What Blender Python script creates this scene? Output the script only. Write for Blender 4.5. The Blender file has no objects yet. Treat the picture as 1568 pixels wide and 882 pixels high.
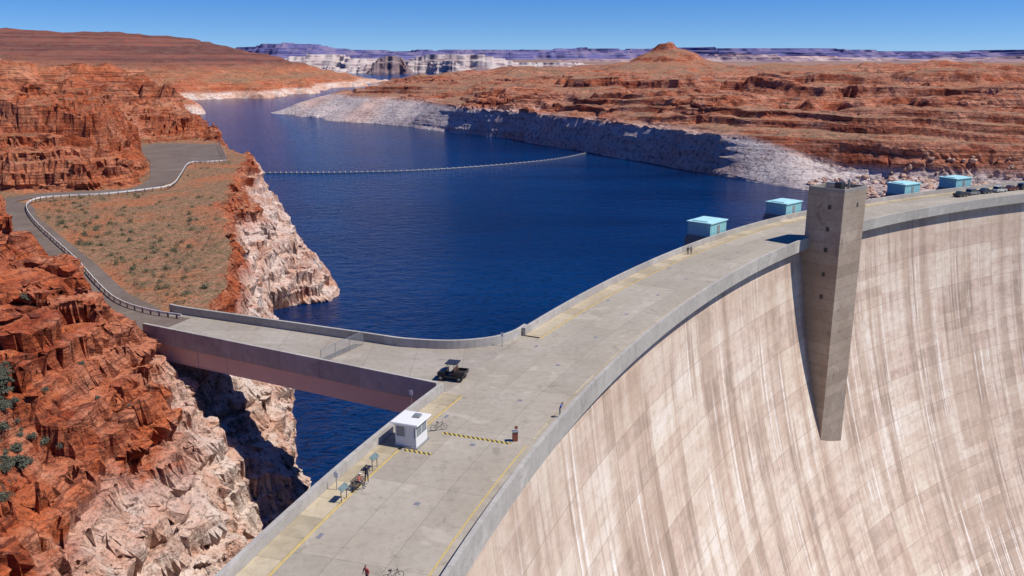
import bpy, math, random
import numpy as np
from mathutils import Vector
random.seed(7); np.random.seed(7)
D=bpy.data; S=bpy.context.scene
F=1340.0; CAMH=36.0; PITCH=math.atan(353/F); CP,SP=math.cos(PITCH),math.sin(PITCH)
WZ=-22.0
def sm(t): t=np.clip(t,0,1); return t*t*(3-2*t)
def zr(y): return 2.0*sm((np.asarray(y,float)-119)/80)
def G(px,py,z=0.0):
    a=(px-784)/F; b=(441-py)/F
    t=(CAMH-z)/(SP-b*CP)
    return (a*t,t*(CP+b*SP))
def GR(px,py,dz=0):
    z=0.0
    for i in range(6):
        x,y=G(px,py,z+dz); z=float(zr(y))
    return (x,y)
# ---------------------------------------------------------------- noise
def _h(ix,iy,iz,s):
    n=(ix.astype(np.int64)*374761393+iy.astype(np.int64)*668265263+iz.astype(np.int64)*2147483647+s*1274126177)&0xffffffff
    n=((n^(n>>13))*1274126177)&0xffffffff
    n=((n^(n>>16))*2246822519)&0xffffffff
    n=n^(n>>15)
    return (n&0xffffff)/float(0xffffff)*2-1
def vn(x,y,z,s=0):
    x=np.asarray(x,float);y=np.asarray(y,float)+0*x
    if np.ndim(z)==0:
        ix,iy=np.floor(x),np.floor(y); fx,fy=x-ix,y-iy; iz=np.full(x.shape,math.floor(z))+0.0
        fx=fx*fx*(3-2*fx);fy=fy*fy*(3-2*fy); r=0
        for dx in(0,1):
            for dy in(0,1):
                r=r+(fx if dx else 1-fx)*(fy if dy else 1-fy)*_h(ix+dx,iy+dy,iz,s)
        return r
    z=np.asarray(z,float)+0*x
    ix,iy,iz=np.floor(x),np.floor(y),np.floor(z); fx,fy,fz=x-ix,y-iy,z-iz
    fx=fx*fx*(3-2*fx);fy=fy*fy*(3-2*fy);fz=fz*fz*(3-2*fz)
    r=0
    for dx in(0,1):
        for dy in(0,1):
            for dz in(0,1):
                w=(fx if dx else 1-fx)*(fy if dy else 1-fy)*(fz if dz else 1-fz)
                r=r+w*_h(ix+dx,iy+dy,iz+dz,s)
    return r
def fbm(x,y,z=0,o=4,s=0,g=.5):
    r=0;a=1;n=0
    for i in range(o):
        r=r+a*vn(np.asarray(x)*2**i+17.3*i,np.asarray(y)*2**i+9.1*i,z if np.ndim(z)==0 else z*2**i,s+i);n+=a;a*=g
    return r/n*1.6
def cells(x,y,s=0):
    """random value per irregular block, and distance to the block edge"""
    ix,iy=np.floor(x),np.floor(y); f1=np.full(x.shape,9.);f2=np.full(x.shape,9.);v=np.zeros(x.shape); z=np.zeros(x.shape)
    for dx in(-1,0,1):
        for dy in(-1,0,1):
            cx,cy=ix+dx,iy+dy
            d=np.hypot(cx+.5+.45*_h(cx,cy,z,s)-x,cy+.5+.45*_h(cx,cy,z,s+1)-y); r=_h(cx,cy,z,s+2)
            n=d<f1; f2=np.where(n,f1,np.minimum(f2,d)); v=np.where(n,r,v); f1=np.where(n,d,f1)
    return v,f2-f1
def sd(poly,x,y):
    """signed distance, + inside"""
    best=np.full(x.shape,1e18); ins=np.zeros(x.shape,bool)
    n=len(poly)
    for i in range(n):
        ax,ay=poly[i];bx,by=poly[(i+1)%n]
        ex,ey=bx-ax,by-ay; L=ex*ex+ey*ey+1e-9
        t=np.clip(((x-ax)*ex+(y-ay)*ey)/L,0,1)
        d=(x-ax-t*ex)**2+(y-ay-t*ey)**2
        best=np.minimum(best,d)
        c=((ay>y)!=(by>y))
        if ay!=by:
            ins^=c&(x<(bx-ax)*(y-ay)/(by-ay)+ax)
    return np.where(ins,1,-1)*np.sqrt(best)
def dline(pts,x,y):
    best=np.full(x.shape,1e18)
    for i in range(len(pts)-1):
        ax,ay=pts[i];bx,by=pts[i+1];ex,ey=bx-ax,by-ay;L=ex*ex+ey*ey+1e-9
        t=np.clip(((x-ax)*ex+(y-ay)*ey)/L,0,1)
        best=np.minimum(best,(x-ax-t*ex)**2+(y-ay-t*ey)**2)
    return np.sqrt(best)
def terr(h,step,warp,lo=.3,hi=.7):
    q=(h+warp)/step; f=np.floor(q); return (f+sm((q-f-lo)/(hi-lo)))*step-warp
# ---------------------------------------------------------------- materials
def mat(name):
    m=D.materials.new(name); m.use_nodes=True
    nt=m.node_tree; return m,nt,nt.nodes['Principled BSDF']
def nd(nt,t,**k):
    n=nt.nodes.new(t)
    for a,b in k.items(): setattr(n,a,b)
    return n
def ramp(nt,fac,stops,interp='LINEAR'):
    r=nt.nodes.new('ShaderNodeValToRGB'); r.color_ramp.interpolation=interp
    e=r.color_ramp.elements
    while len(e)<len(stops): e.new(.5)
    for i,(p,c) in enumerate(stops):
        e[i].position=p; e[i].color=(c if len(c)==4 else (*c,1)) if hasattr(c,'__len__') else (c,c,c,1)
    nt.links.new(fac,r.inputs[0]); return r.outputs[0]
def mix(nt,fac,a,b,mode='MIX'):
    m=nt.nodes.new('ShaderNodeMix'); m.data_type='RGBA'; m.blend_type=mode
    for s,v in((m.inputs[0],fac),(m.inputs[6],a),(m.inputs[7],b)):
        if hasattr(v,'is_linked'): nt.links.new(v,s)
        elif hasattr(v,'__len__'): s.default_value=(*v,1) if len(v)==3 else v
        else: s.default_value=v
    return m.outputs[2]
def mth(nt,op,a,b=0.0,c=None,clamp=False):
    m=nt.nodes.new('ShaderNodeMath'); m.operation=op; m.use_clamp=clamp
    for i,v in enumerate((a,b)+((c,) if c is not None else ())):
        if hasattr(v,'is_linked'): nt.links.new(v,m.inputs[i])
        else: m.inputs[i].default_value=v
    return m.outputs[0]
def noise(nt,vec,scale,detail=4,rough=.55,dist=0):
    n=nt.nodes.new('ShaderNodeTexNoise'); n.inputs['Scale'].default_value=scale
    n.inputs['Detail'].default_value=detail; n.inputs['Roughness'].default_value=rough; n.inputs['Distortion'].default_value=dist
    nt.links.new(vec,n.inputs['Vector']); return n.outputs['Fac']
def mapv(nt,vec,sc):
    m=nt.nodes.new('ShaderNodeMapping'); m.inputs['Scale'].default_value=sc; nt.links.new(vec,m.inputs['Vector']); return m.outputs[0]
def bump(nt,h,strength,dist,prev=None):
    b=nt.nodes.new('ShaderNodeBump'); b.inputs['Strength'].default_value=strength; b.inputs['Distance'].default_value=dist
    nt.links.new(h,b.inputs['Height'])
    if prev: nt.links.new(prev,b.inputs['Normal'])
    return b.outputs[0]
def plain(name,col,rough=.6,metal=0,var=.12,sc=3):
    m,nt,p=mat(name)
    tc=nd(nt,'ShaderNodeTexCoord').outputs['Object']
    n=noise(nt,tc,sc,4)
    c=mix(nt,n,tuple(v*(1-var) for v in col),tuple(min(1,v*(1+var)) for v in col))
    nt.links.new(c,p.inputs['Base Color']); p.inputs['Roughness'].default_value=rough; p.inputs['Metallic'].default_value=metal
    return m
def rock_mat(name,k=1.0,ring=-3.0,wob=1.0,redA=(.53,.135,.047),redB=(.34,.07,.028),pale=(.60,.27,.155),dark=(.11,.028,.018),soil=(.38,.19,.11),soilB=(.22,.15,.08),soilamt=1.0,ringc=(.76,.62,.52),ringd=(.64,.38,.27),bd=.35,hill=False,lower=None):
    m,nt,p=mat(name)
    geo=nd(nt,'ShaderNodeNewGeometry'); P=geo.outputs['Position']
    at=nd(nt,'ShaderNodeAttribute'); at.attribute_name='soil'; SA=at.outputs['Fac']
    sx=nd(nt,'ShaderNodeSeparateXYZ'); nt.links.new(P,sx.inputs[0]); Z=sx.outputs[2]
    big=noise(nt,P,.035*k,5,.55); med=noise(nt,P,.17*k,6,.65,.4); fin=noise(nt,P,1.4*k,6,.7)
    st=noise(nt,mapv(nt,P,(.02*k,.02*k,.8*k)),1.0,5,.7,.5)
    st2=noise(nt,mapv(nt,P,(.10*k,.10*k,3.0*k)),1.0,5,.72,.7)
    c=mix(nt,ramp(nt,st,[(.40,0),(.60,1)]),redA,redB)
    c=mix(nt,ramp(nt,med,[(.46,0),(.64,.65)]),c,pale)
    c=mix(nt,ramp(nt,big,[(.52,0),(.66,.45)]),c,tuple(min(1,v*1.15) for v in pale))
    c=mix(nt,ramp(nt,st2,[(.52,0),(.58,.75)]),c,dark)
    zz=mth(nt,'ADD',Z,mth(nt,'MULTIPLY',mth(nt,'SUBTRACT',big,.5),-14.0*wob))
    zz=mth(nt,'ADD',zz,mth(nt,'MULTIPLY',mth(nt,'SUBTRACT',med,.5),-9.0*wob))
    if lower=='near':
        zz=mth(nt,'ADD',zz,mth(nt,'MULTIPLY',mth(nt,'MULTIPLY_ADD',sx.outputs[1],-1/14.,112/14.,clamp=True),3.0))
    if lower=='far':
        zz=mth(nt,'ADD',zz,mth(nt,'MULTIPLY',mth(nt,'MULTIPLY_ADD',sx.outputs[0],1/40.,-118/40.,clamp=True),11.0))
    rf=ramp(nt,mth(nt,'MULTIPLY_ADD',zz,-.25,.5+ring*.25,clamp=True),[(.0,0),(1,.95)])
    wc=mix(nt,ramp(nt,med,[(.42,0),(.60,1)]),ringc,ringd)
    wc=mix(nt,ramp(nt,big,[(.52,0),(.64,.4)]),wc,pale)
    wc=mix(nt,ramp(nt,st2,[(.56,0),(.64,.5)]),wc,tuple(v*.5 for v in ringd))
    c=mix(nt,rf,c,wc)
    n5=noise(nt,P,.5*k,5,.7)
    sc=mix(nt,ramp(nt,n5,[(.4,0),(.6,1)]),soil,soilB)
    sc=mix(nt,ramp(nt,noise(nt,P,.06*k,4,.6),[(.48,0),(.6,.75)]),sc,(redA[0]*.9,redA[1]*1.2,redA[2]*1.5))
    sc=mix(nt,ramp(nt,noise(nt,P,2.4*k,2,.5),[(.56,0),(.64,.7)]),sc,(.13,.12,.06))
    sf=mth(nt,'MULTIPLY',mth(nt,'MULTIPLY',SA,mth(nt,'SUBTRACT',1.0,rf)),soilamt,clamp=True)
    c=mix(nt,sf,c,sc)
    c=mix(nt,ramp(nt,fin,[(.37,.7),(.49,0)]),c,(.08,.03,.02))
    c=mix(nt,ramp(nt,fin,[(.57,0),(.72,.25)]),c,(.75,.50,.36))
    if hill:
        yy=sx.outputs[1]; hf=mth(nt,'MULTIPLY',ramp(nt,mth(nt,'MULTIPLY_ADD',yy,1/1200.,-.9,clamp=True),[(0,0),(.4,.95)]),mth(nt,'MULTIPLY_ADD',mth(nt,'ADD',Z,mth(nt,'MULTIPLY',big,10)),.06,-1.0,clamp=True))  # dark red hill colour, with aerial haze painted in by y position
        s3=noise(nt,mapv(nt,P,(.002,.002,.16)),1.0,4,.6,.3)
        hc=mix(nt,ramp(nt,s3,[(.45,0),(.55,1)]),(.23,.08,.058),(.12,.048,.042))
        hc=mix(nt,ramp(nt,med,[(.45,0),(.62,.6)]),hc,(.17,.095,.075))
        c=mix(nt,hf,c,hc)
    nt.links.new(c,p.inputs['Base Color']); p.inputs['Roughness'].default_value=.92; p.inputs['Specular IOR Level'].default_value=.12
    b=bump(nt,st2,.9,bd*1.3/k); b=bump(nt,fin,.9,bd*.7/k,b)
    b=bump(nt,n5,1.0,bd*2.5/k,b)
    nt.links.new(b,p.inputs['Normal'])
    return m
ROCK=rock_mat('sandstone_near',lower='near')
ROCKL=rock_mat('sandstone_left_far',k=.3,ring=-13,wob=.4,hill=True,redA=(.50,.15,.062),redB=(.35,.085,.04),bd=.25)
ROCKF=rock_mat('sandstone_far',k=.33,ring=-2.5,wob=.4,redA=(.47,.14,.062),redB=(.27,.066,.034),pale=(.60,.32,.21),dark=(.10,.03,.022),soil=(.44,.21,.125),soilB=(.22,.14,.09),bd=.2,ringc=(.60,.53,.50),ringd=(.50,.42,.40),lower='far')
def far_mat(name,c1,c2,c3,k=.004,zs=8,lo=.4,hi=.6):
    m,nt,p=mat(name); P=nd(nt,'ShaderNodeNewGeometry').outputs['Position']
    st=noise(nt,mapv(nt,P,(k*.25,k*.25,k*zs)),1.0,5,.6,.3); n=noise(nt,P,k,5,.6)
    c=mix(nt,ramp(nt,st,[(lo,0),(hi,1)]),c1,c2); c=mix(nt,ramp(nt,n,[(.47,0),(.6,1)]),c,c3)
    nt.links.new(c,p.inputs['Base Color']); p.inputs['Roughness'].default_value=1; p.inputs['Specular IOR Level'].default_value=0
    return m
def concrete(name,c1,c2,joint=None,jw=.05,ja=.16,stain=.4):
    m,nt,p=mat(name); uv=nd(nt,'ShaderNodeUVMap').outputs[0]
    P=nd(nt,'ShaderNodeNewGeometry').outputs['Position']
    n1=noise(nt,P,.12,5,.6); n2=noise(nt,P,1.1,6,.7); n3=noise(nt,P,9,3,.6)
    c=mix(nt,ramp(nt,n1,[(.35,0),(.65,1)]),c1,c2)
    c=mix(nt,ramp(nt,n2,[(.45,0),(.75,.6)]),c,tuple(v*.68 for v in c1))
    c=mix(nt,ramp(nt,n3,[(.3,.25),(.6,0)]),c,tuple(v*.5 for v in c1))
    c=mix(nt,ramp(nt,noise(nt,P,.3,4,.8,1.0),[(.58,0),(.68,stain)]),c,tuple(v*.45 for v in c1))
    c=mix(nt,ramp(nt,noise(nt,P,.22,3,.6,.6),[(.60,0),(.66,.25)]),c,tuple(min(1,v*1.4) for v in c2))
    if joint:
        b=nd(nt,'ShaderNodeTexBrick'); b.offset=joint[2]; b.inputs['Scale'].default_value=1
        b.inputs['Brick Width'].default_value=joint[0]; b.inputs['Row Height'].default_value=joint[1]; b.inputs['Mortar Size'].default_value=jw; b.inputs['Mortar Smooth'].default_value=.3
        b.inputs['Color1'].default_value=(0,0,0,1); b.inputs['Color2'].default_value=(1,1,1,1); b.inputs['Mortar'].default_value=(.5,.5,.5,1)
        nt.links.new(uv,b.inputs['Vector'])
        c=mix(nt,ja,c,b.outputs['Color'],'OVERLAY')
        c=mix(nt,mth(nt,'MULTIPLY',b.outputs['Fac'],.5),c,tuple(v*.35 for v in c1))
    nt.links.new(c,p.inputs['Base Color']); p.inputs['Roughness'].default_value=.85; p.inputs['Specular IOR Level'].default_value=.2
    nt.links.new(bump(nt,n3,.25,.03),p.inputs['Normal'])
    return m
ROAD=concrete('crest_concrete',(.37,.32,.25),(.42,.37,.30),(12.2,4.3,0.0),.03,.08)
PARA=concrete('parapet_concrete',(.40,.365,.32),(.48,.45,.40),(6.1,50,0),.03,.08)
WALKM=concrete('walk_concrete',(.42,.345,.23),(.48,.405,.29),(3.0,50,0),.03)
TOWERM=concrete('tower_concrete',(.34,.26,.195),(.42,.34,.27),(30,2.3,0),.05,.12,.6)
BRDECK=concrete('bridge_concrete',(.34,.29,.23),(.39,.345,.29),(6,6,0),.03,.08)
GIRD=plain('bridge_girder_paint',(.62,.44,.37),.7,0,.12,.4)
def face_material():
    m,nt,p=mat('dam_face_concrete'); uv=nd(nt,'ShaderNodeUVMap').outputs[0]
    def brick(w,h,off,ms):
        b=nd(nt,'ShaderNodeTexBrick'); b.offset=off; b.inputs['Scale'].default_value=1
        b.inputs['Brick Width'].default_value=w; b.inputs['Row Height'].default_value=h; b.inputs['Mortar Size'].default_value=ms; b.inputs['Mortar Smooth'].default_value=.3
        b.inputs['Color1'].default_value=(0,0,0,1); b.inputs['Color2'].default_value=(1,1,1,1); b.inputs['Mortar'].default_value=(.5,.5,.5,1)
        nt.links.new(uv,b.inputs['Vector']); return b
    b1=brick(12.2,2.3,0,.03); b3=brick(12.2,9.2,0,.07)
    n1=noise(nt,uv,.06,5,.65,.5)
    c=mix(nt,ramp(nt,n1,[(.38,0),(.62,1)]),(.71,.585,.475),(.61,.465,.36))
    v1=noise(nt,mapv(nt,uv,(.42,.012,1)),1,5,.68,.1); v2=noise(nt,mapv(nt,uv,(1.1,.016,1)),1,3,.55); v3=noise(nt,mapv(nt,uv,(.13,.005,1)),1,3,.55)
    patch=noise(nt,mapv(nt,uv,(.07,.05,1)),1,4,.6)
    c=mix(nt,ramp(nt,v3,[(.49,0),(.58,.6)]),c,(.43,.30,.22))
    c=mix(nt,mth(nt,'MULTIPLY',ramp(nt,v1,[(.51,0),(.59,.8)]),ramp(nt,patch,[(.40,.25),(.56,1)])),c,(.36,.25,.185))
    c=mix(nt,mth(nt,'MULTIPLY',ramp(nt,v2,[(.58,0),(.64,.85)]),ramp(nt,patch,[(.44,.1),(.58,1)])),c,(.88,.81,.73))
    c=mix(nt,ramp(nt,v2,[(.32,.4),(.41,0)]),c,(.36,.26,.19))
    n2=noise(nt,mapv(nt,uv,(.40,.55,1)),1,6,.75); c=mix(nt,ramp(nt,n2,[(.36,.5),(.5,0)]),c,(.41,.30,.23))
    c=mix(nt,ramp(nt,n2,[(.54,0),(.68,.3)]),c,(.84,.75,.66))
    c=mix(nt,.11,c,b3.outputs['Color'],'OVERLAY'); c=mix(nt,.12,c,b1.outputs['Color'],'OVERLAY')
    c=mix(nt,mth(nt,'MULTIPLY',b1.outputs['Fac'],mth(nt,'MULTIPLY',patch,.75)),c,(.27,.18,.13))
    c=mix(nt,mth(nt,'MULTIPLY',b3.outputs['Fac'],.42),c,(.27,.18,.13))
    sx=nd(nt,'ShaderNodeSeparateXYZ'); nt.links.new(uv,sx.inputs[0])
    wb=mth(nt,'ADD',sx.outputs[1],mth(nt,'MULTIPLY',v1,14.0))
    c=mix(nt,ramp(nt,mth(nt,'MULTIPLY',wb,.04,clamp=True),[(.15,.45),(.7,0)]),c,(.42,.31,.235))
    nt.links.new(c,p.inputs['Base Color']); p.inputs['Roughness'].default_value=.9; p.inputs['Specular IOR Level'].default_value=.15
    nt.links.new(bump(nt,n2,.5,.15),p.inputs['Normal'])
    return m
FACE=face_material()
YEL=plain('yellow_paint',(.52,.38,.12),.7,0,.35,1.5)
WHITE=plain('white_paint',(.74,.73,.70),.5,0,.06,2)
DARK=plain('dark_paint',(.03,.03,.033),.4)
BLACK=plain('tyre_rubber',(.02,.02,.02),.8)
GLASS=plain('window_glass',(.03,.05,.06),.08)
TEAL=plain('teal_paint',(.24,.52,.53),.5,0,.1,.6)
TEALL=plain('teal_roof_paint',(.42,.70,.71),.5,0,.08,.6)
METAL=plain('galvanised_metal',(.35,.35,.34),.45,.5)
ASPH=concrete('asphalt',(.155,.115,.092),(.195,.155,.125))
SKIN=plain('skin',(.50,.29,.20),.6); HAIR=plain('hair',(.04,.025,.015),.7)
WOOD=plain('bench_slats',(.12,.09,.07),.7)
# ---------------------------------------------------------------- mesh helpers
def link(o,parent=None):
    S.collection.objects.link(o)
    if parent: o.parent=parent
    return o
def mesh_obj(name,v,f,mats,mi=None,smooth=False,uv=None,parent=None):
    me=D.meshes.new(name); me.from_pydata([tuple(map(float,p)) for p in v],[],[tuple(q) for q in f])
    for m in (mats if isinstance(mats,(list,tuple)) else [mats]): me.materials.append(m)
    if mi is not None: me.polygons.foreach_set('material_index',mi)
    if smooth: me.polygons.foreach_set('use_smooth',[True]*len(f))
    if uv is not None:
        l=me.uv_layers.new(name='UVMap'); idx=np.zeros(len(me.loops),int); me.loops.foreach_get('vertex_index',idx)
        l.data.foreach_set('uv',np.asarray(uv,float)[idx].ravel())
    me.update(); return link(D.objects.new(name,me),parent)
def empty(name,loc=(0,0,0)):
    e=D.objects.new(name,None); e.location=loc; return link(e)
def grid_obj(name,X,Y,Z,material,smooth=True,parent=None,soil=None,split=None,keep=None):
    ny,nx=X.shape; me=D.meshes.new(name)
    co=np.stack([X.ravel(),Y.ravel(),Z.ravel()],1)
    i=np.arange((ny-1)*(nx-1)); r=i//(nx-1); c=i%(nx-1); a=r*nx+c
    if keep is not None: a=a[keep.ravel()[a]]
    q=np.stack([a,a+1,a+nx+1,a+nx],1)
    me.vertices.add(len(co)); me.vertices.foreach_set('co',co.ravel())
    me.loops.add(q.size); me.loops.foreach_set('vertex_index',q.ravel())
    me.polygons.add(len(q)); me.polygons.foreach_set('loop_start',np.arange(len(q))*4); me.polygons.foreach_set('loop_total',np.full(len(q),4))
    me.update(calc_edges=True)
    for mm in (material if isinstance(material,list) else [material]): me.materials.append(mm)
    if split is not None: me.polygons.foreach_set('material_index',(Y.ravel()[a]>split).astype(np.int32))
    me.polygons.foreach_set('use_smooth',np.full(len(q),smooth))
    if soil is not None:
        at=me.attributes.new('soil','FLOAT','POINT'); at.data.foreach_set('value',soil.ravel().astype(np.float32))
    me.update()
    return link(D.objects.new(name,me),parent)
class B:
    def __init__(s): s.v=[];s.f=[];s.m=[]
    def add(s,v,f,m):
        o=len(s.v); s.v+=list(v); s.f+=[tuple(i+o for i in q) for q in f]; s.m+=[m]*len(f)
    def box(s,c,d,m=0,rz=0,tap=1.0):
        x,y,z=d[0]/2,d[1]/2,d[2]/2; cs,sn=math.cos(rz),math.sin(rz); v=[]
        for k in(-1,1):
            t=tap if k>0 else 1
            for (i,j) in((-1,-1),(1,-1),(1,1),(-1,1)):
                X,Y=i*x*t,j*y*t; v.append((c[0]+X*cs-Y*sn,c[1]+X*sn+Y*cs,c[2]+k*z))
        s.add(v,[(3,2,1,0),(4,5,6,7),(0,1,5,4),(1,2,6,5),(2,3,7,6),(3,0,4,7)],m)
    def cyl(s,p,q,r,m=0,n=8,r2=None):
        p,q=Vector(p),Vector(q); r2=r if r2 is None else r2
        d=(q-p).normalized(); a=d.orthogonal().normalized(); b=d.cross(a); v=[]
        for c,rr in((p,r),(q,r2)):
            for i in range(n):
                t=2*math.pi*i/n; v.append(tuple(c+a*math.cos(t)*rr+b*math.sin(t)*rr))
        s.add(v,[(i,(i+1)%n,n+(i+1)%n,n+i) for i in range(n)]+[tuple(range(n))[::-1],tuple(range(n,2*n))],m)
    def prism(s,prof,x0,x1,m=0,tap=0):
        n=len(prof); v=[(x0,p[0],p[1]) for p in prof]+[(x1,p[0],p[1]) for p in prof]
        s.add(v,[(i,(i+1)%n,n+(i+1)%n,n+i) for i in range(n)]+[tuple(range(n))[::-1],tuple(range(n,2*n))],m)
    def torus(s,c,R,r,m=0,n=20,k=6):
        v=[];f=[]
        for i in range(n):
            t=2*math.pi*i/n
            for j in range(k):
                u=2*math.pi*j/k; rr=R+r*math.cos(u)
                v.append((c[0]+r*math.sin(u),c[1]+rr*math.cos(t),c[2]+rr*math.sin(t)))
                f.append((i*k+j,((i+1)%n)*k+j,((i+1)%n)*k+(j+1)%k,i*k+(j+1)%k))
        s.add(v,f,m)
    def blob(s,c,r,m=0,n=10):
        v=[];f=[]; k=6
        for i in range(k+1):
            ph=math.pi*i/k
            for j in range(n):
                t=2*math.pi*j/n; v.append((c[0]+r[0]*math.sin(ph)*math.cos(t),c[1]+r[1]*math.sin(ph)*math.sin(t),c[2]+r[2]*math.cos(ph)))
        for i in range(k):
            for j in range(n): f.append((i*n+j,i*n+(j+1)%n,(i+1)*n+(j+1)%n,(i+1)*n+j))
        s.add(v,f,m)
    def obj(s,name,mats,loc=(0,0,0),rz=0,bevel=0,parent=None,smooth=False):
        o=mesh_obj(name,s.v,s.f,mats,s.m,smooth=smooth,parent=parent); o.location=loc; o.rotation_euler=(0,0,rz)
        import bmesh
        bm=bmesh.new(); bm.from_mesh(o.data); bmesh.ops.recalc_face_normals(bm,faces=bm.faces); bm.to_mesh(o.data); bm.free()
        if bevel:
            b=o.modifiers.new('bevel','BEVEL'); b.width=bevel; b.segments=2; b.limit_method='ANGLE'
        return o
# ---------------------------------------------------------------- dam
CX,CY=281.0,-29.0
def RD(t): return 297.3+2.2*np.exp(-((t-135)/11.0)**2)
def DP(t,dr,z=0):
    r=float(RD(t))+dr; a=math.radians(t); return (CX+r*math.cos(a),CY+r*math.sin(a),z)
def TH(x,y): return math.degrees(math.atan2(y-CY,x-CX))
def FW(t):
    a=math.radians(t); fx,fy=math.sin(a),-math.cos(a); return math.atan2(-fx,fy)
def sweep(name,prof,t0,t1,m,parent,smooth=False,step=.35,cap=True,off=0):
    n=max(2,int(abs(t1-t0)/step)); v=[];uv=[];f=[];k=len(prof)
    L=[0]
    for i in range(1,k): L.append(L[-1]+math.hypot(prof[i][0]-prof[i-1][0],prof[i][1]-prof[i-1][1]))
    for i in range(n+1):
        t=t0+(t1-t0)*i/n
        for j,(dr,z) in enumerate(prof):
            v.append(DP(t,dr,z)); uv.append(((180-t)*5.2,L[j]+off))
    for i in range(n):
        for j in range(k-1): f.append((i*k+j,(i+1)*k+j,(i+1)*k+j+1,i*k+j+1))
    if cap and k>2: f+= [tuple(range(k))[::-1],tuple(range(n*k,n*k+k))]
    return mesh_obj(name,v,f,m,uv=uv,parent=parent,smooth=smooth)
dam=empty('arch_dam')
T0,T1=174.0,90.0
TB0,TB1=TH(-8.3,91.2),TH(1.6,111.5)
prof=[(1.7,-1.6)]
for z in np.concatenate([np.linspace(-3,-60,30),np.linspace(-65,-178,24)]):
    prof.append((1.7-(.10*abs(z)+.0024*z*z),z))
sweep('downstream_face',prof,T0,T1,FACE,dam,smooth=True,cap=False)
sweep('downstream_parapet',[(1.72,-1.6),(0.35,-1.3),(0,-1.3),(0,1.05),(.45,1.05),(.45,0.0)],T0,T1,PARA,dam,cap=False)
sweep('roadway',[(.45,0),(13.0,0)],T0,T1,ROAD,dam,cap=False,off=-.45)
for a,b in((T0,TB0),(TB1,T1)):
    sweep('upstream_walk',[(13.0,0),(13.0,.14),(15.1,.14)],a,b,WALKM,dam,cap=False)
    sweep('upstream_parapet',[(15.1,.14),(15.1,1.15),(15.55,1.15),(15.55,-1.2),(15.0,-1.6),(15.0,-70)],a,b,PARA,dam)
    sweep('kerb_stripe',[(12.96,.004),(12.76,.004)],a,b,YEL,dam,cap=False)
sweep('roadway_bridge_join',[(13.0,0),(15.5,0),(15.5,-4)],TB0,TB1,ROAD,dam,cap=False)
sweep('upstream_face_join',[(15.0,-1),(15.0,-70)],TB0,TB1,PARA,dam,cap=False)
TS=TH(-3,79)
sweep('lane_line',[(1.75,.004),(1.90,.004)],T0,TS,YEL,dam,cap=False)
sweep('gutter_line',[(1.55,.004),(1.8,.004)],TS-.3,138.5,WALKM,dam,cap=False)
dr_=B()
for i in range(26):
    t=171-i*2.3; x,y,_=DP(t,6.8+random.uniform(-.3,.3)); dr_.box((x,y,.006),(.5,.5,.012),0,FW(t))
    if i%2: x,y,_=DP(t-1,12.0); dr_.box((x,y,.006),(.35,.8,.012),0,FW(t))
dr_.obj('drain_covers',[METAL],parent=dam)
# ---------------------------------------------------------------- elevator tower
ml=Vector((64.2,168.0)); dn=Vector((.67,-.742)).normalized(); tn=Vector((-dn.y,dn.x))
tow=empty('elevator_tower')
ctr=ml-dn*5.0+tn*4.5
ang=math.atan2(tn.y,tn.x)
def boxuv(name,x0,x1,y0,y1,z0,z1,m,parent):
    v=[];f=[];uv=[]
    cs=[(x0,y0),(x1,y0),(x1,y1),(x0,y1)]; L=0
    for i in range(4):
        a,b=cs[i],cs[(i+1)%4]; l=math.hypot(b[0]-a[0],b[1]-a[1]); o=len(v)
        v+=[(*a,z0),(*b,z0),(*b,z1),(*a,z1)]; uv+=[(L,z0+80),(L+l,z0+80),(L+l,z1+80),(L,z1+80)]; f.append((o,o+1,o+2,o+3)); L+=l
    o=len(v); v+=[(*c,z1) for c in cs]; uv+=[c for c in cs]; f.append((o,o+1,o+2,o+3))
    return mesh_obj(name,v,f,m,uv=uv,parent=parent)
boxuv('shaft_lower',-4.5,4.5,-5.0,6.0,-75,-1.35,TOWERM,tow)
boxuv('shaft_upper',-4.5,4.5,-5.0,2.6,-1.35,10.6,TOWERM,tow)
cap=B(); 
for (c,d) in (((0,-4.85,10.95),(9.0,.3,.7)),((0,2.45,10.95),(9.0,.3,.7)),((-4.35,-1.2,10.95),(.3,7,.7)),((4.35,-1.2,10.95),(.3,7,.7))): cap.box(c,d)
cap.obj('roof_parapet',[PARA],parent=tow,bevel=.03)
wn=B()
for z in (7.6,3.2,-1.0,-6.0,-10.6): wn.box((-4.51,-2.2,z),(.06,.7,.9),0)
for z in (7.8,): wn.box((1.2,-5.01,z),(.6,.06,.8),0)
wn.obj('window_openings',[DARK],parent=tow)
rf=B()
rf.box((-2.0,-2.6,11.5),(1.6,1.4,1.6),0); rf.box((1.2,.6,11.2),(1.8,2.0,1.0),1); rf.cyl((-.3,-3.6,10.6),(-.3,-3.6,13.2),.05,0); rf.cyl((1.8,-2.5,10.6),(1.8,-2.5,12.4),.25,1)
for i in range(10): rf.cyl((-4.2+i*.92,-4.7,11.3),(-4.2+i*.92,-4.7,12.2),.03,0,6)
rf.cyl((-4.2,-4.7,12.2),(4.2,-4.7,12.2),.03,0,6); rf.cyl((-4.2,-4.7,12.2),(-4.2,2.4,12.2),.03,0,6)
rf.obj('roof_equipment',[DARK,METAL],parent=tow)
tow.location=(ctr.x,ctr.y,0); tow.rotation_euler=(0,0,ang)
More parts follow.
